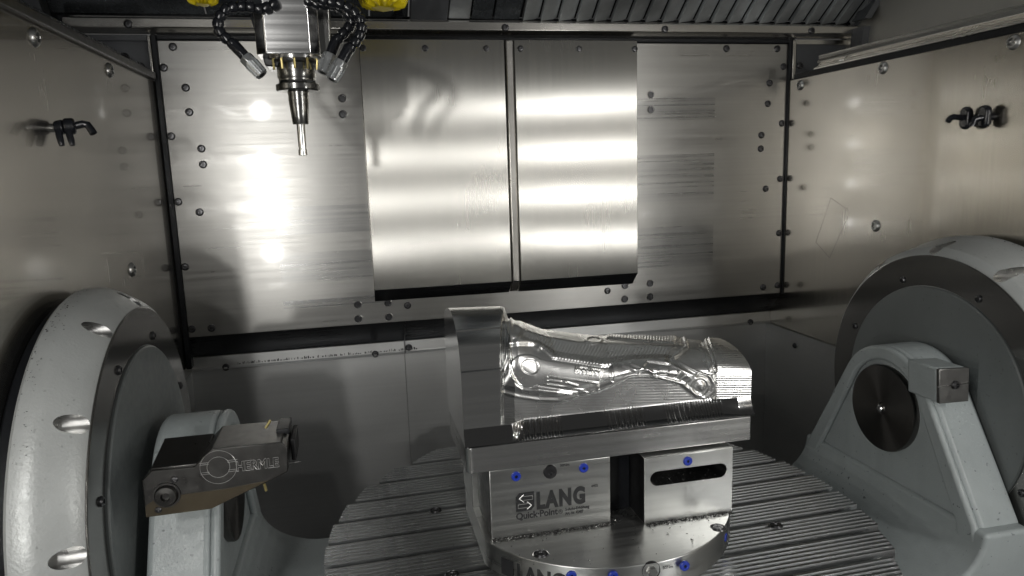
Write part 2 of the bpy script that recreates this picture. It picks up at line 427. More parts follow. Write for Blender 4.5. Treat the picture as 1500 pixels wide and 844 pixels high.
# upper outer sheets beyond the rails
ou = MB().prism([(1.19, .17), (1.24, .62), (1.26, .62), (1.21, .17)], 'y', .25, 1.60)
ou = structure('outer_wall_right', ou, 'steel_outer')
for yy, zz, ln in ((1.0, .33, .2), (1.05, .36, .16)): pass
MB().box(1.2005, 1.30, 1.6005, 1.62, .17, .52).build('rear_sheet', 'roof_dark', ou)
MB().prism([(1.178, .20), (1.186, .30), (1.205, .30), (1.198, .20)], 'y', 1.52, 1.56).build('post', 'corner_paint', ou)
pp = MB().prism([(1.172, .313), (1.245, .42), (1.262, .42), (1.189, .313)], 'y', 1.50, 1.545).build('brace', 'corner_paint', ou)
ou = structure('outer_wall_left', MB().prism([(-.56, .17), (-.60, .62), (-.62, .62), (-.58, .17)], 'y', .25, 1.60), 'roof_dark')
MB().box(-.66, -.5065, 1.6005, 1.62, .17, .52).build('rear_sheet', 'roof_dark', ou)
MB().prism([(-.512, .28), (-.545, .44), (-.575, .44), (-.542, .28)], 'y', 1.50, 1.54).build('post', 'corner_paint', ou)

# roof: folding cover sloping up towards the viewer, slat by slat
def roof_pt(x, t, off=0.):        # t metres up the slope, off along the slope's normal (down into the room)
    c, s_ = .817, .576
    return (x, 1.574 - t * c - off * s_, .318 + t * s_ - off * c)
def roof_box(mb, x0, x1, t0, t1, o0, o1):
    P = [roof_pt(x, t, o) for o in (o0, o1) for (x, t) in ((x0, t0), (x1, t0), (x1, t1), (x0, t1))]
    mb.add(P, [(0, 1, 2, 3), (4, 7, 6, 5), (0, 4, 5, 1), (1, 5, 6, 2), (2, 6, 7, 3), (3, 7, 4, 0)])
roof = thing('folding_roof', 'dark folding roof cover of narrow metal slats above the top rail', 'roof cover', (.75, 1.574, .318))
mb = MB(); roof_box(mb, .22, 1.235, -.004, 1.75, -.012, -.006); mb.build('backing', 'black_gap', roof)
x = .385; i = 0
while x < 1.19:
    mb = MB(); o0 = -.004; P = []
    for t in (0, 1.75):
        for (xx, oo) in ((x, -.004), (x, .008), (x + .028, .003), (x + .0375, -.004)): P.append(roof_pt(xx, t, oo))
    mb.add(P, [(0, 1, 2, 3), (7, 6, 5, 4), (0, 4, 5, 1), (1, 5, 6, 2), (2, 6, 7, 3), (3, 7, 4, 0)])
    mb.build('slat', 'roof_slat', roof, bevel=.001); x += .0402; i += 1
for (a, b_, mm) in ((.225, .27, 'roof_slat'), (.274, .318, 'roof_dark'), (.322, .378, 'roof_dark')):
    mb = MB(); roof_box(mb, a, b_, 0, 1.75, -.004, .004); mb.build('slat', mm, roof, bevel=.001)
mb = MB(); roof_box(mb, 1.197, 1.225, 0, 1.75, -.004, .012); mb.build('edge_frame', 'corner_paint', roof, bevel=.001)
hood = thing('roof_panel', 'dark glossy sheet metal roof panel above the spindle, left of the slats', 'panel', (-.15, 1.574, .318))
for (a, b_, mm) in ((-.64, -.255, 'roof_dark'), (-.252, .06, 'roof_dark'), (.063, .14, 'roof_dark')):
    mb = MB(); roof_box(mb, a, b_, 0, 1.75, -.004, .002); mb.build('sheet', mm, hood, bevel=.001)
mb = MB(); roof_box(mb, .143, .221, .004, 1.75, -.004, .014); mb.build('box_cover', 'corner_paint', hood, bevel=.002)
mb = MB(); roof_box(mb, .115, .128, .006, .02, .0025, .014); mb.build('block', 'black_plastic', hood)

# ------------------------------------------------------------------ wall spray nozzles
def bent(mb, pts, r): mb.tube(pts, r, 12)
nz = thing('spray_nozzle', 'black triple coolant nozzle sticking out of the left wall', 'nozzle', (XL, 1.04, .07), 'wall coolant nozzles')
NY_, NZ_ = 1.042, .0695
MB().rod((XL, NY_, NZ_), (XL + .006, NY_, NZ_), .0055).build('stem', 'polished', nz)
MB().rod((XL + .004, NY_, NZ_), (XL + .0145, NY_, NZ_ + .001), .0085, .0095).build('body', 'black_plastic', nz, bevel=.002)
MB().rod((XL + .014, NY_, NZ_ + .001), (XL + .027, NY_ + .003, NZ_ + .002), .0108, .0102).build('body', 'black_plastic', nz, bevel=.003)
for x0 in (.009, .021):
    mb = MB(); mb.tube([(XL + x0, NY_ - .003, NZ_ - .002), (XL + x0 + .001, NY_ - .007, NZ_ - .010), (XL + x0 + .003, NY_ - .010, NZ_ - .018), (XL + x0 + .004, NY_ - .011, NZ_ - .023)], [.0045, .0043, .004, .0032]); mb.build('spout', 'black_plastic', nz)
mb = MB(); mb.tube([(XL + .025, NY_ + .003, NZ_ + .002), (XL + .035, NY_ + .005, NZ_ + .0045), (XL + .040, NY_ + .006, NZ_ + .0035), (XL + .044, NY_ + .005, NZ_ - .003), (XL + .0465, NY_ + .004, NZ_ - .008)], .0048); mb.build('spout', 'black_plastic', nz)
def rnoz(px, py, lab, spout):
    p = atx(px, py, XR - .014)
    n = thing('spray_nozzle', lab, 'nozzle', (XR, p.y, p.z), 'wall coolant nozzles')
    mb = MB(); mb.rod((XR, p.y, p.z), (XR - .010, p.y, p.z), .006); mb.build('stem', 'black_plastic', n)
    mb = MB(); mb.prism([(p.y + .0105 * math.cos(a) , p.z + (.0085 if math.sin(a) > 0 else -.0085) + .0105 * math.sin(a)) for a in [i * math.pi / 10 for i in range(20)]], 'x', XR - .009, XR - .021)
    mb.build('body', 'black_plastic', n, bevel=.004)
    mb = MB(); mb.tube([(XR - .018 + dx * .72, p.y + dy * .7, p.z + dz * .8) for dx, dy, dz in spout], .0050); mb.build('spout', 'black_plastic', n)
rnoz(1416, 173, 'black coolant nozzle on the right wall with a long spout pointing left', [(0, 0, 0), (-.016, .002, .002), (-.030, .004, .0035), (-.036, .004, .001), (-.043, .004, -.006)])
rnoz(1443, 171, 'black coolant nozzle on the right wall with a short spout turned down', [(0, 0, -.002), (-.010, .004, -.003), (-.017, .006, -.005), (-.019, .007, -.011), (-.019, .007, -.019)])

# ------------------------------------------------------------------ spindle, tool, hoses
SY = 1.10; SX = -.0635
spn = thing('spindle_head', 'faceted bare aluminium spindle nose hanging from the roof', 'spindle', (SX, SY, .165))
def octo(w, d, c, z0, z1, mat, name, bevel=.001):
    HX = SX - .0065
    pl = [(HX - w, SY + d - c), (HX - w, SY - d + .009), (HX - w + .0135, SY - d), (HX + w - .0135, SY - d), (HX + w, SY - d + .009), (HX + w, SY + d - c), (HX + w - c, SY + d), (HX - w + c, SY + d)]
    return MB().prism(pl, 'z', z0, z1).build(name, mat, spn, bevel=bevel, ang=18)
octo(.0420, .044, .030, .1635, .60, 'nose_alu', 'nose_block')
MB().prism([(SX - .060, .60), (SX - .060, .24), (SX - .041, .152), (SX - .020, .150), (SX - .020, .60)], 'y', SY - .012, SY + .05).build('side_guard', 'black_plastic', spn, bevel=.002)
MB().prism([(SX + .030, .60), (SX + .030, .165), (SX + .050, .175), (SX + .062, .60)], 'y', SY - .010, SY + .05).build('side_guard', 'holder_steel', spn, bevel=.002)
MB().lathe([(.030, .1640), (.032, .157), (.026, .155), (.026, .150)], (SX, SY, 0), 'z', 32).build('seal_ring', 'dark_screw', spn)
MB().lathe([(.0385, .1636), (.0385, .160), (.034, .159)], (SX, SY, 0), 'z', 32).build('collar', 'polished', spn)
for k in range(5):
    a = R_(208 + k * 31)
    x, y = SX + .034 * math.cos(a), SY + .034 * math.sin(a)
    MB().rod((x, y, .1625), (x * .96 + SX * .04, y * .96 + SY * .04, .146), .0017, seg=8).build('coolant_jet', 'brass', spn)
tool = thing('tool_holder', 'dark steel tool holder with a slim end mill under the spindle', 'tool', (SX, SY, .031))
k = .00095
MB().lathe([(.010, .160), (.0262, .158), (.0268, .153), (.0268, .137), (.0255, .135), (.0250, .131), (.0262, .1285), (.0300, .127), (.0300, .120), (.0285, .118), (.0150, .117), (.0140, .112)], (SX, SY, 0), 'z', 40).build('flange', 'holder_steel', tool)
MB().lathe([(.0140, .1125), (.0143, .105), (.0138, .104), (.0140, .1025), (.0112, .073), (.0105, .072)], (SX, SY, 0), 'z', 32).build('taper', 'holder_steel', tool)
MB().rod((SX, SY, .0725), (SX, SY, .040), .0060, .0058, 20).build('shank', 'polished', tool)
mb = MB(); mb.lathe([(.0058, .0402), (.0050, .0395), (.0050, .0372), (.0064, .0365), (.0064, .0290), (.0056, .0282), (.0, .0282)], (SX, SY, 0), 'z', 12)
mb.build('cutting_edge', 'polished', tool)
s = MB(); s.lathe([(.0040, -.006), (.0068, -.0045), (.0078, 0), (.0068, .0045), (.0046, .006), (.0046, .0075), (.0062, .0085)], seg=12)
ME_SEG = s.mesh('segment', 'black_plastic')
def hose(label, pts, depth, tip):
    P = [at(px, py, dd) for (px, py), dd in zip(pts, depth)]
    h = thing('coolant_hose', label, 'hose', P[-1], 'jointed coolant hoses')
    # walk along the polyline placing one ball segment every 10.5 mm
    step = .0108; L = [0]
    for a, b_ in zip(P, P[1:]): L.append(L[-1] + (b_ - a).length)
    t = 0
    def pt(t):
        for i in range(len(P) - 1):
            if t <= L[i + 1] or i == len(P) - 2:
                return P[i].lerp(P[i + 1], (t - L[i]) / (L[i + 1] - L[i]))
    while t < L[-1]:
        a, b_ = pt(t), pt(min(t + .004, L[-1] + .004))
        o = put(ME_SEG, 'segment', h, a, (b_ - a).to_track_quat('Z', 'Y').to_euler()); t += step
    a, b_ = P[-1], at(*tip, depth[-1] - .01)
    d = (b_ - a); ln = d.length; q = d.normalized()
    MB().rod(a - q * .004, a + q * ln * .42, .0082, .0075, 8).build('adapter', 'black_plastic', h, bevel=.001)
    MB().rod(a + q * ln * .40, a + q * ln * .60, .0098, .0098, 6).build('nut', 'nozzle_zinc', h, bevel=.001)
    mb = MB(); mb.rod(a + q * ln * .58, a + q * ln, .0092, .0078, 20); t_ = mb.build('nozzle_tip', 'nozzle_zinc', h)
    MB().rod(a + q * ln * .98, a + q * ln * 1.004, .0045, .0045, 12).build('bore', 'black_gap', t_)
    qq = q.to_track_quat('Z', 'Y')
    for i in range(10):
        an = 2 * math.pi * i / 10; e = qq @ Vector((math.cos(an), math.sin(an), 0))
        MB().rod(a + q * ln * .62 + e * .0088, a + q * ln * .97 + e * .0076, .0013, .0013, 5).build('rib', 'nozzle_zinc', t_)
hose('black jointed coolant hose curling left of the spindle to a grey nozzle', [(402, 6), (385, 14), (366, 10), (346, 9), (331, 14), (320, 27), (319, 42), (324, 50), (333, 58), (343, 66)], [1.05] * 10, (384, 110))
hose('black jointed coolant hose right of the spindle, the one nearer the tool', [(452, 2), (468, 7), (484, 6), (500, 12), (511, 22), (516, 34), (508, 44), (499, 53), (491, 62)], [1.05] * 9, (473, 107))
hose('black jointed coolant hose right of the spindle, the outermost one', [(462, -4), (480, 2), (500, 6), (517, 15), (527, 27), (530, 42), (526, 54), (519, 64), (510, 73)], [1.03] * 9, (486, 117))
for lab, px, sc in (('yellow corrugated cap at the top edge right of the spindle', 562, 1.0), ('yellow cap peeking in at the top edge left of the spindle', 297, .62)):
    c = at(px, 7 if sc > .8 else 1, 1.30)
    mb = MB(); r0 = .040 * sc; vs = []
    rows = [(.55, .004), (.96, .008), (1.0, .012), (1.0, .06)]
    for (r, h) in rows:
        for i in range(48):
            a = 2 * math.pi * i / 48; w = 1 + .05 * math.cos(14 * a); vs.append((c.x + r0 * r * w * math.cos(a), c.y + r0 * r * w * math.sin(a), c.z - .008 + h + (.0035 * math.cos(14 * a) if h < .02 else 0)))
    fs = [tuple(range(47, -1, -1))]
    for j in range(3):
        for i in range(48): fs.append((j * 48 + i, j * 48 + (i + 1) % 48, (j + 1) * 48 + (i + 1) % 48, (j + 1) * 48 + i))
    mb.add(vs, fs); o = mb.build('yellow_cap', 'nylon_yellow', origin=(c.x, c.y, c.z - .008)); tag(o, lab, 'cap', 'yellow caps')

# ------------------------------------------------------------------ trunnion discs
AY, AZ = 1.0, -.410
def disc(side, label, hole_off):
    # side -1: left wall, +1: right wall
    W = XL if side < 0 else XR
    s_ = -side                    # direction into the room
    t = thing('pivot_disc', label, 'pivot disc', (W, AY, AZ), 'round pivot covers on the side walls')
    c = (0, AY, AZ)
    F = .080 if side < 0 else .106
    mb = MB(); mb.lathe([(.258, W + s_ * .0005), (.262, W + s_ * .004), (.262, W + s_ * .0155)], c, 'x', 96, cap=True); mb.build('back_ring', 'rubber', t)
    mb = MB(); mb.lathe([(.200, W + s_ * .016), (.271, W + s_ * .0165), (.2738, W + s_ * .020), (.2738, W + s_ * .036), (.2700, W + s_ * .046), (.2575, W + s_ * (F - .012)), (.250, W + s_ * (F - .003)), (.246, W + s_ * F), (.200, W + s_ * F)], c, 'x', 128)
    ring = mb.build('bevel_ring', 'ring_paint', t, ang=22)
    cut = MB()
    for kk in range(12):
        a = R_(hole_off + 30 * kk); y, z = AY + .2560 * math.cos(a), AZ + .2560 * math.sin(a)
        cut.rod((W + s_ * .032, y, z), (W + s_ * .2, y, z), .0105, .0105, 24)
    co = cut.build('cutter', 'pocket_steel')
    md = ring.modifiers.new('holes', 'BOOLEAN'); md.object = co; md.operation = 'DIFFERENCE'; md.solver = 'EXACT'; md.material_mode = 'TRANSFER'
    bpy.context.view_layer.update()
    dg = bpy.context.evaluated_depsgraph_get()
    me = bpy.data.meshes.new_from_object(ring.evaluated_get(dg)); ring.modifiers.clear(); ring.data = me
    me.set_sharp_from_angle(angle=R_(22))
    bpy.data.objects.remove(co)
    MB().lathe([(.0, W + s_ * (F - .006)), (.2448, W + s_ * (F - .006)), (.2448, W + s_ * (F + .0012)), (.2435, W + s_ * (F + .002)), (.1935, W + s_ * (F + .002)), (.1935, W + s_ * (F - .004)), (0, W + s_ * (F - .004))], c, 'x', 128, cap=False).build('face_ring', 'face_steel', t, ang=15)
    MB().lathe([(.0, W + s_ * (F - .003)), (.192, W + s_ * (F - .003)), (.192, W + s_ * (F + .004)), (.190, W + s_ * (F + .006)), (.0, W + s_ * (F + .006))], c, 'x', 128, cap=False).build('inner_disc', 'disc_paint', t, ang=15)
    for kk in range(8):
        a = R_(25 + 45 * kk); p = (W + s_ * (F + .002), AY + .207 * math.cos(a), AZ + .207 * math.sin(a))
        put(ME_SCREW_S, 'screw', t, p, face_to((s_, 0, 0)), scale=(.9, .9, .9))
    return t
disc(-1, 'large grey round pivot cover with oval bolt pockets on the left wall', 81)
disc(1, 'large grey round pivot cover with oval bolt pockets on the right wall', 87)

# ------------------------------------------------------------------ swivelling bridge
yoke = thing('swivel_bridge', 'grey painted cast bridge with two upright arms carrying the round table', 'machine bridge', (.34, 1.0, -.76))
CY, CZ, CR = 1.0, -.418, .106
def arm_profile(r, dy, zb):
    # rounded top about the pivot, straight flanks to the foot
    pts = []
    af, ab = R_(152), R_(30)
    for i in range(17):
        a = ab + (af - ab) * i / 16; pts.append((CY + r * math.cos(a), CZ + r * math.sin(a)))
    pts.append((.804 + dy, -.537)); pts.append((.788 + dy, zb)); pts.append((1.22 - dy, zb)); pts.append((1.20 - dy, -.553))
    return pts
for sgn in (-1, 1):
    CZ = -.418 if sgn > 0 else -.421
    X = lambda d: .34 + sgn * (d + (.013 if sgn < 0 else 0))     # d: distance from the machine's middle plane
    arm = MB().prism(arm_profile(CR, 0, -.62), 'x', X(.520), X(.592)).build('arm', 'cast_paint', yoke, bevel=.008, seg=3)
    out, inn = arm_profile(CR, 0, -.62), arm_profile(.082, .036, -.62)
    mb = MB(); n = len(out)
    vs = [(X(d), p[0], p[1]) for d in (.509, .5205) for pl in (out, inn) for p in pl]
    fs = []
    for i in range(n):
        j = (i + 1) % n
        if i == n - 3: pass
        fs += [(i, j, n + j, n + i), (2 * n + i, 3 * n + i, 3 * n + j, 2 * n + j), (i, 2 * n + i, 2 * n + j, j), (n + i, n + j, 3 * n + j, 3 * n + i)]
    mb.add(vs, fs); mb.build('arm_rim', 'cast_paint', yoke, bevel=.005, seg=3)
    # concave root blending the arm into the base
    pl = [(X(.590), -.538), (X(.511), -.538)] + [(X(.405 + .106 * math.cos(R_(a))), -.545 - .075 * math.sin(R_(a))) for a in range(0, 91, 9)] + [(X(.36), -.622), (X(.36), -.78), (X(.590), -.78)]
    MB().prism(pl, 'y', .785, 1.205).build('arm_root', 'cast_paint', yoke, bevel=.03, seg=5)
    cap = MB().lathe([(0, X(.524)), (.0715, X(.524)), (.0735, X(.512)), (.072, X(.5085)), (.010, X(.5085)), (.008, X(.511)), (0, X(.511))], (0, CY, CZ), 'x', 64, cap=False).build('pivot_cap', 'chuck_black', yoke)
    MB().lathe([(0, X(.5105)), (.0055, X(.5105)), (.006, X(.505)), (.004, X(.503)), (0, X(.503))], (0, CY, CZ), 'x', 16, cap=False).build('centre_screw', 'polished', cap)
MB().box(-.02, .70, .76, 1.24, -.80, -.60).build('base_body', 'cast_paint', yoke, bevel=.02, seg=3)

# ------------------------------------------------------------------ round table
TX, TY, TZ, TR = .340, .985, -.540, .4115
tab = thing('rotary_table', 'round slotted steel machine table under the workpiece', 'table', (TX, TY, TZ - .06))
MB().lathe([(.0, TZ - .058), (.392, TZ - .058), (.405, TZ - .050), (.408, TZ - .020), (.0, TZ - .020)], (TX, TY, 0), 'z', 96, cap=False).build('base_disc', 'table_steel', tab)
TROT = R_(1.2)
pitch = .0645; y = -6 * pitch - .012
while y < TR:
    y0, y1 = max(y + .0045, -TR + .004), min(y + pitch - .0045, TR - .004)
    if y1 - y0 > .012:
        half = math.sqrt(max(1e-6, TR ** 2 - max(abs(y0), abs(y1)) ** 2)) if y0 * y1 > 0 else math.sqrt(TR ** 2 - max(abs(y0), abs(y1)) ** 2)
        half2 = math.sqrt(max(1e-6, TR ** 2 - min(abs(y0), abs(y1)) ** 2)) if y0 * y1 > 0 else TR
        half = .45 * half + .55 * half2
        nr = max(2, int(round((y1 - y0) / .0090))); w = (y1 - y0) / nr
        prof = [(y0, TZ - .019)]
        for i in range(nr):
            a = y0 + i * w
            prof += [(a + .0002, TZ - .0050), (a + w * .10, TZ - .0003), (a + w * .56, TZ - .0003), (a + w * .66, TZ - .0050)]
        prof += [(y1, TZ - .0050), (y1, TZ - .019)]
        mb = MB(); mb.prism(prof, 'x', -1, 1)
        mb.v = [(math.copysign(.3 * half + .7 * math.sqrt(max(1e-6, TR ** 2 - p[1] ** 2)), p[0]), p[1], p[2]) for p in mb.v]
        mb.v = [(TX + p[0] * math.cos(TROT) - p[1] * math.sin(TROT), TY + p[0] * math.sin(TROT) + p[1] * math.cos(TROT), p[2]) for p in mb.v]
        mb.build('slat', 'table_steel', tab, ang=20)
    y += pitch
s = MB(); s.lathe([(0, .0004), (.0088, .0004)], seg=18, cap=False); s.cur = 1  # black disc stands in for the shade down the bolt hole
s.lathe([(0, .0006), (.0030, .0006), (.0034, .0016), (.0066, .0013), (.0072, .0004)], seg=12, cap=False)
s.lathe([(.0088, .0002), (.0093, .0010), (.0100, 0)], seg=18, cap=False)
ME_TB = s.mesh('bolt', ['black_gap', 'dark_screw'])
for x_, y_ in ((.100, 1.088), (.589, .896), (.589, 1.088), (.100, .896)): put(ME_TB, 'bolt', tab, (x_, y_, TZ), (0, 0, 0))

# ------------------------------------------------------------------ clamping riser
PZ = -.500
ris = thing('clamping_riser', 'steel clamping riser with lettered block, blue plugs and rounded base plate', 'clamping riser', (.33, .96, TZ))
def plate_outline():
    cx, cy, r = .331, .990, .2045; pts = []
    for i in range(120):
        a = 2 * math.pi * i / 120; x, y = cx + r * math.cos(a), cy + r * math.sin(a)
        x = min(max(x, .1475), .5085); y = max(y, .7870)
        if not pts or (Vector(pts[-1]) - Vector((x, y))).length > 1e-4: pts.append((x, y))
    return pts
PO = plate_outline()
base = MB().prism(PO, 'z', TZ + .0005, PZ).build('base_plate', 'steel_plate', ris, bevel=.0012)
BZ = -.4005
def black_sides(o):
    o.data.materials.append(MAT['riser_black'])
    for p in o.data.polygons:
        if abs(p.normal.x) > .7: p.material_index = 1  # faces turned along x get a plain black
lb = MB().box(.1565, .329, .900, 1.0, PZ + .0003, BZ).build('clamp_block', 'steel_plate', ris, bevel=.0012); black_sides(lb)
MB().box(.1478, .329, 1.0005, 1.09, PZ + .0003, BZ).build('rear_block', 'steel_plate', ris, bevel=.001)
MB().box(.330, .371, .935, 1.07, PZ + .0003, BZ - .002).build('core', 'black_plastic', ris)
# right block with a through slot
def slotted(x0, x1, y0, y1, z0, z1, sx0, sx1, sz, sr):
    mb = MB(); n = 10
    ring = [(sx1 + sr * math.cos(a), sz + sr * math.sin(a)) for a in [R_(-90 + 180 * i / n) for i in range(n + 1)]] + \
           [(sx0 + sr * math.cos(a), sz + sr * math.sin(a)) for a in [R_(90 + 180 * i / n) for i in range(n + 1)]]
    outer = []
    cx_, cz_ = (x0 + x1) / 2, sz
    for (px_, pz_) in ring:
        dx, dz = px_ - cx_, pz_ - cz_
        tx = ((x1 - cx_) / dx if dx > 0 else (x0 - cx_) / dx) if abs(dx) > 1e-9 else 1e9
        tz = ((z1 - cz_) / dz if dz > 0 else (z0 - cz_) / dz) if abs(dz) > 1e-9 else 1e9
        t = min(tx, tz); outer.append((cx_ + dx * t, cz_ + dz * t))
    for cxy in ((x1, z0), (x1, z1), (x0, z1), (x0, z0)):
        j = min(range(len(outer)), key=lambda i: (outer[i][0] - cxy[0]) ** 2 + (outer[i][1] - cxy[1]) ** 2); outer[j] = cxy
    m_ = len(ring)
    vs = [(p[0], y0, p[1]) for p in outer] + [(p[0], y0, p[1]) for p in ring] + [(p[0], y0 + .055, p[1]) for p in ring] + [(p[0], y1, p[1]) for p in outer]
    fs = [tuple(range(2 * m_, 3 * m_)), tuple(range(3 * m_, 4 * m_))]
    for i in range(m_):
        j = (i + 1) % m_; fs += [(i, j, m_ + j, m_ + i), (m_ + i, m_ + j, 2 * m_ + j, 2 * m_ + i), (i, 3 * m_ + i, 3 * m_ + j, j)]
    return mb.add(vs, fs)
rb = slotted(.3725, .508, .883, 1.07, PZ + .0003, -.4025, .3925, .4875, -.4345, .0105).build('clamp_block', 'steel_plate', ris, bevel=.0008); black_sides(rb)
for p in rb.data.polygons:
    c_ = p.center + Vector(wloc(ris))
    if .38 < c_.x < .50 and .885 < c_.y < .95 and abs(p.normal.y) < .5 and c_.z > -.447 and c_.z < -.422: p.material_index = 1  # slot walls blackened to stand in for the shade inside
def slot_shade():
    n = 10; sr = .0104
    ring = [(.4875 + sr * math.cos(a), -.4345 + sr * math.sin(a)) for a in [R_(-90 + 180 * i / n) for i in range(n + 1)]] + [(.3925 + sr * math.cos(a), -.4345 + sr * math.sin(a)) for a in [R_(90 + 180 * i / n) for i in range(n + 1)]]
    MB().prism(ring, 'y', .9365, .9377).build('slot_floor', 'unit_dark', rb)  # dark sheet painted as the shade at the back of the slot
slot_shade()
s = MB(); s.lathe([(0, .0006), (.0022, .0006), (.0024, .0022), (.0056, .0022), (.0066, .0012), (.0068, -.001)], seg=18, cap=False); s.cur = 1; s.lathe([(0, .0010), (.0023, .0010)], seg=6, cap=False); ME_PLUG = s.mesh('plug', ['blue_plastic', 'rubber'])  # dark disc paints the shade inside each plug's socket
s = MB(); s.lathe([(0, .0005), (.0036, .0005), (.0038, .0032), (.0085, .0032), (.0098, .0016), (.010, -.001)], seg=20, cap=False); ME_BOLT = s.mesh('clamp_screw', 'dark_screw')
for px, py, yy in ((756, 698, .8995), (855, 685.5, .8995), (1007.5, 675.5, .8825)):
    put(ME_PLUG, 'plug', ris, at(px, py, yy), BACKROT)
put(ME_BOLT, 'clamp_screw', ris, at(806, 691, .8995), BACKROT)
def side_of_plate(px, py):
    return at(px, py, .787)
for px, py in ((837, 843.5), (898, 844), (1003, 829)):
    p = at(px, py, .7866); put(ME_PLUG, 'plug', base, p, BACKROT)
s = MB(); s.lathe([(0, -.0005), (.0118, -.0005), (.0122, .0008), (.0125, -.002)], seg=24, cap=False); s.cur = 1
s.lathe([(0, .006), (.0062, .006), (.0068, .005), (.0068, -.001)], seg=6, cap=False)
put(s.mesh('hex_bolt', ['black_gap', 'bright_screw']), 'hex_bolt', base, at(954, 836, .7866), BACKROT)
pr = Vector((.480, .850, -.518)); put(ME_PLUG, 'plug', base, (.4795, .8520, -.519), face_to((.74, -.67, 0)))
for x_, y_ in ((.212, .846), (.466, .846)):
    o = put(ME_TB, 'bolt', base, (x_, y_, PZ), (0, 0, 0), scale=(1.0, 1.0, 1.0))
    ri = MB(); ri.lathe([(.0101, .0004), (.0106, .0007), (.0112, 0)], (x_, y_, PZ), 'z', 24, cap=False); ri.build('chamfer_ring', 'polished', base)

# lettering -------------------------------------------------------------
def text_mesh(txt, size, bold=0., depth=.00025, shear=0., space=1.0):
    cu = bpy.data.curves.new('lettering', 'FONT'); cu.body = txt; cu.size = size; cu.offset = bold; cu.extrude = depth; cu.shear = shear; cu.space_character = space
    o = bpy.data.objects.new('lettering', cu); col.objects.link(o)
    bpy.context.view_layer.update()
    me = bpy.data.meshes.new_from_object(o.evaluated_get(bpy.context.evaluated_depsgraph_get()))
    bpy.data.objects.remove(o); return me
def letter(txt, p, size, parent, mat, bold=0., width=None, space=1.0):
    me = text_mesh(txt, size, bold, space=space); me.materials.clear(); me.materials.append(MAT[mat])
    w = max(v.co.x for v in me.vertices) - min(v.co.x for v in me.vertices)
    o = put(me, 'lettering', parent, p, (R_(90), 0, 0))
    if width: o.scale = (width / w, 1, 1)
    return o
# left clamp block: LANG, emblem and the small print; the block's front is y = .900
FY = .8996
a = at(786, 746, FY); b_ = at(857, 737, FY)
letter('LANG', (a.x, FY, a.z + .001), .0325, ris, 'ink', bold=.0019, width=(b_.x - a.x), space=1.22)
a = at(756, 762, FY); b_ = at(817, 755, FY)
letter('Quick·Point', (a.x, FY, a.z + .0005), .0132, ris, 'ink', bold=.00032, width=(b_.x - a.x))
a = at(818, 752, FY); letter('®', (a.x, FY, a.z - .001), .0085, ris, 'ink')
a = at(828, 748.5, FY); letter('5-Achs-Erhöhung', (a.x, FY, a.z), .0062, ris, 'ink', bold=.00008, width=.035)
a = at(828, 754.5, FY); letter('Art. Nr. 45407', (a.x, FY, a.z), .0062, ris, 'ink', bold=.00008, width=.0265)
a = at(820, 684, FY); letter('30Nm', (a.x, FY, a.z), .0055, ris, 'ink')
a = at(866, 714, FY); letter('4402', (a.x, FY, a.z), .005, ris, 'ink')
a = at(971, 834, .7866); letter('30Nm', (a.x, .7866, a.z), .0055, base, 'ink')
e0 = at(756, 750, FY); ex, ez = e0.x, e0.z; S = .0260
em = MB()
em.prism([(ex, ez), (ex + S * .22, ez - S * .02), (ex + S * .82, ez), (ex + S, ez + S * .2), (ex + S, ez + S * 1.02), (ex + S * .2, ez + S * 1.02), (ex, ez + S * .82)], 'y', FY - .0003, FY + .0001)
emo = em.build('emblem', 'ink', ris)
def arrow(cx_, cz_, L, H, dirn):
    pts = [(-L / 2, 0), (-L / 6, H / 2), (-L / 6, H / 4), (L / 2, H / 4), (L / 2, -H / 4), (-L / 6, -H / 4), (-L / 6, -H / 2)]
    pts = [(cx_ + p[0] * dirn, cz_ + p[1]) for p in pts]
    mb = MB()
    for p, q_ in zip(pts, pts[1:] + pts[:1]): mb.rod((p[0], FY - .0003, p[1]), (q_[0], FY - .0003, q_[1]), .00055, seg=6)
    mb.build('emblem_arrow', 'etch', emo)
arrow(ex + S * .55, ez + S * .70, S * .72, S * .42, 1); arrow(ex + S * .48, ez + S * .28, S * .72, S * .42, -1)
# LANG bent round the base plate's left front corner
me = text_mesh('LANG', .026, .0011); me.materials.clear(); me.materials.append(MAT['ink'])
ccx, ccy, cr = .331, .990, .2046
for v in me.vertices:
    arc = R_(222.5) + (v.co.x) / cr; rr_ = cr + .0002 + v.co.z
    x_, y_, z_ = ccx + rr_ * math.cos(arc), ccy + rr_ * math.sin(arc), -.5345 + v.co.y * 1.25
    v.co = Vector((x_, y_, z_)) - wloc(base)
o = bpy.data.objects.new('lettering', me); col.objects.link(o); o.parent = base
mb = MB()
for i in range(5):
    a0_ = R_(215.5) + .024 * i / 4.0 / cr
emv = [(u, w) for u in (0, .5, 1) for w in (0, 1)]
vs = []
for (u, w) in emv:
    arc = R_(215.2) + .021 * u / cr; vs.append((ccx + (cr + .0004) * math.cos(arc), ccy + (cr + .0004) * math.sin(arc), -.5345 + .024 * w))
mb.add(vs, [(0, 2, 3, 1), (2, 4, 5, 3)]); mb.build('emblem', 'ink', base)

# ------------------------------------------------------------------ workpiece
wp = thing('workpiece', 'half machined shiny aluminium block with milled relief clamped on the riser', 'workpiece', (.335, .98, -.398))
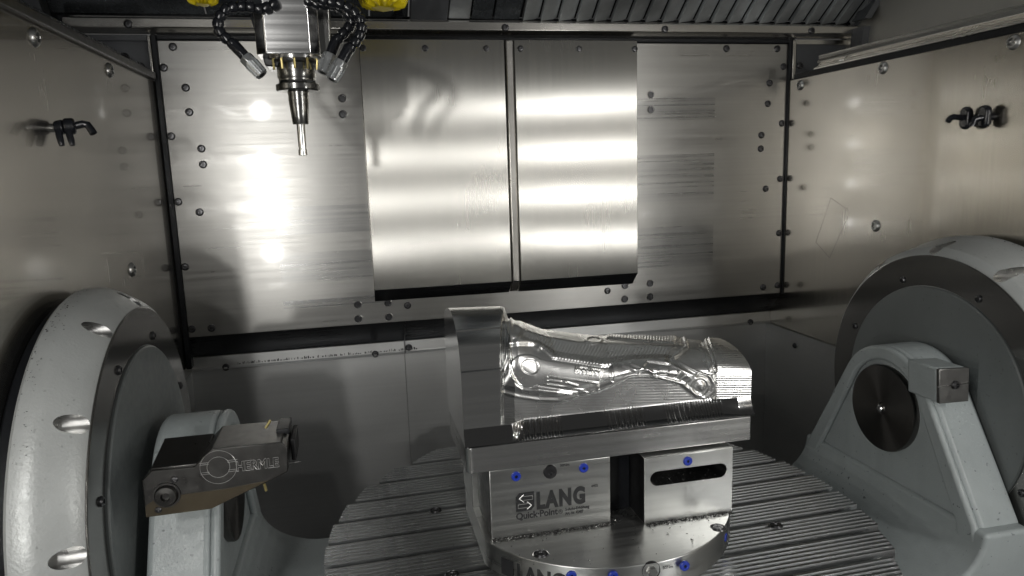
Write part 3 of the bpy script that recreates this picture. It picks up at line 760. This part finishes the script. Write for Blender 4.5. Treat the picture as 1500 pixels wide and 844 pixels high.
# base slab with rounded front corners
sl = []
x0, x1, y0, y1, r = .1258, .5415, .8935, 1.0655, .010
for (cx_, cy_, a0_) in ((x1 - .002, y0 + .002, -90), (x1 - .002, y1 - .002, 0), (x0 + r, y1 - r, 90), (x0 + r, y0 + r, 180)):
    rr_ = .002 if cx_ > .4 else r
    for i in range(7):
        a = R_(a0_ + 15 * i); sl.append((cx_ + rr_ * math.cos(a), cy_ + rr_ * math.sin(a)))
MB().prism(sl, 'z', -.3985, -.3635).build('base_slab', 'aluminium', wp, bevel=.0006)
# relief surface: a rounded ridge swept along x, displaced by the milled features
NX, NT = 760, 340
XA, XB = .1255, .551
def interp(v, xs, ys): return np.interp(v, xs, ys)
xs = np.linspace(XA, XB, NX)
ts = np.linspace(0, 1, NT)
zt = interp(xs, [.12, .203, .206, .212, .224, .264, .305, .347, .400, .467, .505, .523, .551], [-.194, -.197, -.198, -.203, -.211, -.229, -.238, -.246, -.252, -.259, -.259, -.262, -.268])
zs = interp(xs, [.12, .200, .23, .35, .48, .551], [-.262, -.264, -.285, -.297, -.302, -.306])
ZB = -.3635
YF, YT, YK = .9055, .995, 1.066
U, T = np.meshgrid(xs, ts, indexing='ij')
ZT = np.repeat(zt[:, None], NT, 1); ZS = np.repeat(zs[:, None], NT, 1)
Yv = np.zeros_like(U); Zv = np.zeros_like(U); NYv = np.zeros_like(U); NZv = np.zeros_like(U)
# cove (t<.10), front wall (.10-.52), arch (.52-.90), back slope (.90-1)
c0, c1, c2 = .14, .52, .90
cr_ = .0245                       # height of the hollow chamfer above the slab
ye = np.repeat(np.interp(xs, [.12, .192, .212, .500, .530, .56], [.0, .0, .013, .013, .0078, .0078])[:, None], NT, 1) + YF
q = T < c0; f = np.clip(T / c0, 0, 1)
Yv[q] = (.8965 + (ye - .8965) * f)[q]; Zv[q] = (ZB + cr_ * f ** 1.7)[q]
dy_, dz_ = ye - .8965, cr_ * 1.7 * np.maximum(f, .02) ** .7; ln = np.hypot(dy_, dz_)
NYv[q] = (-dz_ / ln)[q]; NZv[q] = (dy_ / ln)[q]
q = (T >= c0) & (T < c1); f = (T - c0) / (c1 - c0)
Yv[q] = YF; Zv[q] = (ZB + cr_ + f * (ZS - ZB - cr_))[q]; NYv[q] = -1; NZv[q] = 0
q = (T >= c1) & (T < c2); a = (T - c1) / (c2 - c1) * math.pi / 2
rz, ry = ZT - ZS, YT - YF
Yv[q] = (YF + ry * (1 - np.cos(a)))[q]; Zv[q] = (ZS + rz * np.sin(a))[q]
ny, nz_ = -np.cos(a) * rz, np.sin(a) * ry; ln = np.hypot(ny, nz_)
NYv[q] = (ny / ln)[q]; NZv[q] = (nz_ / ln)[q]
q = T >= c2; f = (T - c2) / (1 - c2)
Yv[q] = (YT + f * (YK - YT))[q]; Zv[q] = (ZT - .020 * f ** 2)[q]; NYv[q] = 0; NZv[q] = 1
# the features were measured on the photograph: PX, PY are where each surface point sits in it
def to_px(X, Y, Z):
    P = np.stack([X, Y, Z], -1) @ CAM
    return 750 - FPX * P[..., 0] / P[..., 2], 422 + FPX * P[..., 1] / P[..., 2]
PX, PY = to_px(U, Yv, Zv)
def sstep(d, w): 
    k_ = np.clip(.5 + d / (2 * w), 0, 1); return k_ * k_ * (3 - 2 * k_)
def seg_dist(poly, closed=False):
    best = np.full(PX.shape, 1e9); P = poly + ([poly[0]] if closed else [])
    for (ax_, ay_), (bx_, by_) in zip(P, P[1:]):
        dx, dy = bx_ - ax_, by_ - ay_; L2 = dx * dx + dy * dy + 1e-9
        t = np.clip(((PX - ax_) * dx + (PY - ay_) * dy) / L2, 0, 1)
        best = np.minimum(best, np.hypot(PX - ax_ - t * dx, PY - ay_ - t * dy))
    return best
def poly_sdf(poly):              # positive inside
    d = seg_dist(poly, True); ins = np.zeros(PX.shape, bool); n = len(poly); j = n - 1
    for i in range(n):
        xi, yi = poly[i]; xj, yj = poly[j]
        cnd = ((yi > PY) != (yj > PY)) & (PX < (xj - xi) * (PY - yi) / (yj - yi + 1e-12) + xi)
        ins ^= cnd; j = i
    return np.where(ins, d, -d)
def circ(cx_, cy_, r, e=1.0): return r - np.hypot(PX - cx_, (PY - cy_) / e)
H = np.zeros_like(U); RELIEF = .78
mach = (T >= c0) * sstep(PX - (737 + np.clip((470 - PY) * .25, 0, 8)), 4)          # machined zone right of the block
outline = [(747, 494), (747, 523), (741, 544), (727, 566), (726, 572), (737, 579), (763, 586), (791, 590), (820, 591), (841, 586), (862, 581), (880, 576),
           (903, 567), (926, 555), (935, 553), (957, 554), (988, 561), (1003, 566), (1026, 585), (1037, 587), (1049, 578), (1052, 565), (1046, 553), (1034, 547),
           (1018, 536), (1003, 525), (989, 518), (1001, 508), (1009, 501), (1000, 470), (747, 420)]
so = poly_sdf(outline)
Hm = -.0130 + .0040 * sstep(so, 1.3)                                   # part stands proud of the floor
Hm += .0020 * np.exp(-((so - 1.2) / 3.0) ** 2)                                  # rolled edge
pocket = poly_sdf([(749, 500), (750, 541), (753, 554), (760, 565), (768, 571), (781, 572), (791, 571), (851, 580), (900, 562), (897, 530), (882, 531), (850, 525), (812, 519), (800, 507), (788, 498)])
Hm += .0040 * sstep(so - 10, 6) - .0045 * sstep(pocket, 3.4)
plate = np.maximum(circ(776, 543, 27), poly_sdf([(790, 522), (886, 537), (880, 574), (790, 566)]))
Hm += .0022 * sstep(plate, 1.2)
ringd = circ(779, 537, 13); Hm -= .0018 * sstep(ringd, 1.1)
for bar in ([(806, 553.5), (880, 564)], [(806, 560), (824, 562)], [(833, 563), (848, 567.5)], [(806, 566), (870, 577)]):
    Hm += .0016 * np.exp(-(seg_dist(bar) / 1.4) ** 2)
gx = 846
for kx in range(6):
    x0_ = gx + kx * 6.2
    for sg in ([(x0_, 533 + kx * .9), (x0_ - 1, 545 + kx * .9)], [(x0_, 539 + kx * .9), (x0_ + 3.6, 539.6 + kx * .9)], [(x0_ + 3.8, 534 + kx * .9), (x0_ + 3, 546 + kx * .9)] if kx in (0, 3) else [(x0_, 533 + kx * .9), (x0_ + 3.6, 533.6 + kx * .9)]):
        Hm += .0011 * np.exp(-(seg_dist(sg) / .9) ** 2)
# swept concave flank above the plate
flank = poly_sdf([(752, 492), (788, 497), (800, 507), (812, 519), (850, 525), (890, 531), (925, 522), (960, 520), (988, 517), (1000, 508), (960, 502), (900, 500), (840, 497), (800, 490), (765, 480)])
Hm -= .0055 * np.clip(flank / 14, 0, 1) ** .8
rip = np.sin((PX + .55 * PY) * 2 * math.pi / 5.0); Hm += .00030 * rip * sstep(flank, 6)
ridge = seg_dist([(745, 462), (770, 480), (800, 489), (842, 496), (892, 499), (950, 501), (1000, 503)]); Hm += .0022 * np.exp(-(ridge / 4.5) ** 2)
Hm += .0022 * np.exp(-(seg_dist([(752, 486), (775, 495), (790, 503)]) / 4.5) ** 2)
el = circ(870, 493, 13, .55); Hm += .0018 * sstep(el, 1.6) - .0016 * sstep(el - 4, 1.4)
top = poly_sdf([(889, 470), (889, 489), (930, 494), (988, 498), (992, 470)]); Hm += .0030 * sstep(top, 1.5)
Hm += .0004 * np.sin(PX * 2 * math.pi / 4.2) * sstep(top, 2)
# shackle end: bosses, ring and webs
for (cx_, cy_, r_, h_) in ((975, 541, 8, .0020), (990, 547, 9, .0024), (1029, 568, 15, .0020)):
    Hm += h_ * sstep(circ(cx_, cy_, r_), 1.3)
Hm -= .0028 * sstep(circ(1029, 568, 10.5), 1.8); Hm += .0022 * sstep(circ(1029, 568, 6), 3.0)
for sg in ([(1006, 565), (1026, 549)], [(915, 531), (934, 541), (952, 538), (963, 551)], [(926, 528), (962, 545)], [(952, 521), (982, 527), (1020, 552)], [(998, 543), (1012, 553)], [(988, 518), (1000, 509), (1008, 502), (995, 499)]):
    Hm += .0014 * np.exp(-(seg_dist(sg) / 2.4) ** 2)
web = poly_sdf([(950, 525), (985, 530), (1008, 549), (1000, 562), (965, 553), (938, 548)]); Hm -= .0018 * sstep(web, 2)
# outer right end: stepped round with two curved slots
endz = sstep(PX - (1051 - np.clip((545 - PY) * .33, 0, 22)), 1.6) * (1 - sstep(so, 1.5))
Hm = Hm * (1 - endz) + endz * (-.0035 + .00026 * np.sin(PY * 2 * math.pi / 3.4) * np.clip((555 - PY) / 40, .45, 1))
sl_ = poly_sdf([(1024, 478), (1033, 478), (1042, 500), (1049, 522), (1054, 545), (1045, 546), (1040, 522), (1033, 500)])
Hm -= .0045 * sstep(sl_, 1.2); Hm += .0030 * np.exp(-(seg_dist([(1030, 484), (1038, 504), (1045, 525), (1049, 543)]) / 1.3) ** 2)
# lower floor: faint scallops
lowf = sstep(-so, 4) * (1 - endz) * sstep(618 - PY, 10)
Hm += .00007 * np.sin(PY * 2 * math.pi / 4.1 + .03 * PX) * lowf
Hm = Hm * RELIEF - .0130 * (1 - RELIEF)
H = H * (1 - mach) + Hm * mach
# facets of the untouched block end
blk = 1 - mach
zz = Zv
H -= blk * (.0016 * sstep(-.2125 - zz, .0008) + .0014 * sstep(-.2315 - zz, .0008) - .0030 * sstep(-.262 - zz, .002))
# rings left by the ball cutter in the cove
cove = (T < c0)
rings = np.sin(U * 2 * math.pi / .0042); zone = ((U > .190) & (U < .262)) | ((U > .325) & (U < .385)) | ((U > .415) & (U < .505))
H += np.where(cove & zone, .0006 * np.maximum(rings, 0) ** 3, 0)
fade = np.clip(T / .02, 0, 1); H *= fade
Yv2 = Yv + NYv * H; Zv2 = Zv + NZv * H
Zv2[:, 0] = ZB + .0004
mb = MB(); V = np.stack([U, Yv2, Zv2], -1).reshape(-1, 3)
F_ = []
for i in range(NX - 1):
    o_ = i * NT
    for j in range(NT - 1): F_.append((o_ + j, o_ + NT + j, o_ + NT + j + 1, o_ + j + 1))
nV = len(V)
bb = [(xs[i], YK, ZB + .0004) for i in range(NX)]
allv = [tuple(p) for p in V] + bb
for i in range(NX - 1): F_.append((i * NT + NT - 1, (i + 1) * NT + NT - 1, nV + i + 1, nV + i))
F_.append(tuple(range(NT)) + (nV,)); F_.append(tuple((NX - 1) * NT + j for j in range(NT - 1, -1, -1)) + (nV + NX - 1,))
mb.add(allv, F_)
body = mb.build('milled_body', ['milled', 'block_alu', 'mirror_end', 'cove_dark'], wp, ang=55)
pl_ = body.data.polygons
for p in pl_:
    if len(p.vertices) > 10: p.material_index = 2
    elif all((v % NT) < c0 * NT - 1 for v in p.vertices) and max(p.vertices) < nV: p.material_index = 3
    elif p.center.x + wp.location.x < .199: p.material_index = 1

# ------------------------------------------------------------------ tool setting unit on the left arm
tu = thing('tool_setter', 'dark engraved tool setting unit bolted to the left bridge arm', 'tool setter', (-.20, .84, -.37))
UY = .800
def fr(px, py): p = at(px, py, UY); return (p.x, p.z)
front = [fr(*p) for p in [(207.6, 704.8), (222, 689.6), (284, 684.6), (309.6, 657.6), (412, 647.5), (421, 656), (422, 691), (395.5, 704.8), (331.5, 735), (309.6, 746), (213.7, 758.7)]]
mb = MB(); mb.prism(front, 'y', UY, UY + .075)
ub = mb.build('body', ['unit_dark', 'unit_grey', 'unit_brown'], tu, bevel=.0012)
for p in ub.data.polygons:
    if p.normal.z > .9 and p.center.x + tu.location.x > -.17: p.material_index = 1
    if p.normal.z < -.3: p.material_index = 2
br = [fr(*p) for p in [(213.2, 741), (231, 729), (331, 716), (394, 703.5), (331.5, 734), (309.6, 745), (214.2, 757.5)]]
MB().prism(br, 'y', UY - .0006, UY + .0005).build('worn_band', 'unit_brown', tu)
p = at(244, 725.5, UY - .001)
MB().lathe([(0, .001), (.0095, .001), (.0105, .004), (.0128, .0035), (.0135, 0)], (0, 0, 0), 'z', 28, cap=False)
s = MB(); s.lathe([(0, .0015), (.0045, .0015), (.0050, .0060), (.0105, .0055), (.0118, .003), (.0122, .0006), (.0142, .0006), (.0146, -.002)], seg=28, cap=False)
put(s.mesh('cap_screw', 'unit_dark'), 'cap_screw', tu, p, BACKROT)
for px, py in ((255.5, 702.5), (232, 747)):
    put(ME_SCREW_S, 'set_screw', tu, at(px, py, UY - .0003), BACKROT, scale=(.55, .55, .5))
MB().box(fr(421.5, 640)[0], fr(429, 640)[0], UY + .020, UY + .068, fr(400, 688)[1], fr(400, 655)[1]).build('sensor_head', 'black_gap', tu, bevel=.0015)
MB().box(fr(400, 640)[0], fr(420, 640)[0], UY + .030, UY + .070, fr(400, 650)[1] - .002, fr(400, 650)[1] + .0055).build('sensor_cover', 'rubber', tu, bevel=.001)
p = at(420, 679, UY + .02); MB().rod(p, p + Vector((.016, 0, .0005)), .0028, .0004, 10).build('probe_tip', 'bright_screw', tu)
for (pa, pb_) in (((389, 627), (396, 616)), ((387, 708), (390, 719))):
    MB().rod(at(*pa, UY + .03), at(*pb_, UY + .03), .0016, .0016, 10).build('air_jet', 'brass', tu)
mb = MB(); mb.prism([(UY + .004, front[1][1] + .001), (UY + .070, front[1][1] + .011), (UY + .075, front[1][1] - .02), (UY + .005, front[1][1] - .03)], 'x', front[1][0] - .002, front[2][0] + .010)
mb.build('wedge', 'unit_dark', tu, bevel=.001)
put(ME_TB, 'bolt', tu, at(391, 645, UY + .012), (0, 0, 0), scale=(.4, .4, .4))
# engraved maker's lettering: ring emblem and outlined letters
a = at(346, 690.5, UY - .0004); b_ = at(409, 684, UY - .0004)
me = text_mesh('HERMLE', .0150, .0005); me.materials.clear(); me.materials.append(MAT['etch'])
cu_o = bpy.data.objects.new('lettering', me)
wtxt = max(v.co.x for v in me.vertices)
bm = bmesh.new(); bm.from_mesh(me)
zmx = max(v.co.z for v in bm.verts); bmesh.ops.remove_doubles(bm, verts=bm.verts, dist=1e-6)
fe = [e for e in bm.edges if all(abs(v.co.z - zmx) < 1e-6 for v in e.verts) and (len(e.link_faces) < 2 or any(abs(f.normal.z) < .5 for f in e.link_faces))]
lines = [(e.verts[0].co.copy(), e.verts[1].co.copy()) for e in fe]; bm.free()
mb = MB(); sxx = (b_.x - a.x) / wtxt
for v0, v1 in lines:
    mb.rod((a.x + v0.x * sxx, UY - .0002, a.z + v0.y), (a.x + v1.x * sxx, UY - .0002, a.z + v1.y), .00024, seg=5)
mb.build('lettering', 'etch', tu)
c = at(320, 684.5, UY - .0002); mb = MB()
for rad in (.0118, .0190):
    ring_ = [(c.x + rad * math.cos(2 * math.pi * i / 40), c.y, c.z + rad * math.sin(2 * math.pi * i / 40)) for i in range(41)]
    mb.tube(ring_, .00021, 5)
for dz in (.0065, .0045, -.0045, -.0065):
    mb.rod((c.x - .019, c.y, c.z + dz), (c.x - .0098, c.y, c.z + dz), .00022, seg=5)
    mb.rod((c.x + .0098, c.y, c.z + dz), (c.x + .020, c.y, c.z + dz), .00022, seg=5)
mb.build('emblem', 'etch', tu)

# small clamp block on the right arm
cb = thing('stop_block', 'small steel stop block with a screw on the right bridge arm', 'block', (.853, .88, -.36))
P4 = [at(px, py, .862) for px, py in ((1376, 541), (1420, 539), (1419, 588), (1376, 592))]
mb = MB(); mb.prism([(p.x, p.z) for p in P4], 'y', .862, .868); mb.build('face_plate', 'unit_grey', cb, bevel=.0012)
mb = MB(); mb.prism([(p.x, p.z) for p in P4], 'y', .8685, .925); mb.build('body', 'cast_paint', cb, bevel=.003)
put(ME_SCREW_S, 'screw', cb, at(1399, 564, .8615), BACKROT)
mb = MB(); mb.prism([(P4[0].x - .001, P4[0].z - .028), (P4[1].x + .001, P4[1].z - .024), (P4[1].x + .001, P4[1].z - .022), (P4[0].x - .001, P4[0].z - .026)], 'y', .8612, .8625); mb.build('step', 'polished', cb)

# ------------------------------------------------------------------ chips
def chips(name, label, spots, mat, smin, smax):
    mb = MB()
    for (x, y, z) in spots:
        r = random.uniform(smin, smax); a = [Vector((random.uniform(-1, 1), random.uniform(-1, 1), random.uniform(-.2, 1))) * r for _ in range(4)]
        mb.add([Vector((x, y, z)) + v for v in a], [(0, 1, 2), (0, 2, 3), (0, 3, 1), (1, 3, 2)])
    o = mb.build(name, mat); tag(o, label, 'chips', kind='stuff'); return o
rnd = random.uniform
sp = []
for _ in range(900): sp.append((rnd(.158, .33), .8985 - abs(random.gauss(0, .004)), PZ + .0005))
for _ in range(600): sp.append((rnd(.372, .508), .8815 - abs(random.gauss(0, .004)), PZ + .0005))
for _ in range(60): sp.append((rnd(.16, .5), rnd(.80, .89), PZ + .0005))
for _ in range(80): sp.append((rnd(.333, .37), rnd(.895, .934), PZ + .0005))
for _ in range(160): sp.append((rnd(.393, .488), rnd(.884, .93), -.4447))
chips('metal_chips', 'dark and glittering metal chips gathered at the foot of the riser blocks', sp, 'chip_dark', .0006, .0022)
sp2 = [(p[0] + rnd(-.003, .003), p[1] - rnd(0, .002), p[2] + .0006) for p in sp[::5]]
for _ in range(1100):
    a = rnd(0, 6.28); r = .41 * math.sqrt(rnd(0, 1)); sp2.append((TX + r * math.cos(a), TY + r * math.sin(a), TZ + .0002))
chips('metal_chips', 'fine bright metal chips scattered over the slotted table', sp2, 'chip_metal', .0004, .0014)
sp = []
for sgn, W in ((1, XL), (-1, XR)):
    for _ in range(330):
        a = R_(rnd(35, 150)); x = rnd(.019, .032) if random.random() < .75 else rnd(.034, .06); r = .2742 if x < .037 else .2735 - (x - .037) * .55
        sp.append((W + sgn * x, AY + r * math.cos(a), AZ + r * math.sin(a)))
chips('metal_chips', 'dark chips clinging to the rims of the two round pivot covers', sp, 'chip_dark', .0005, .0014)
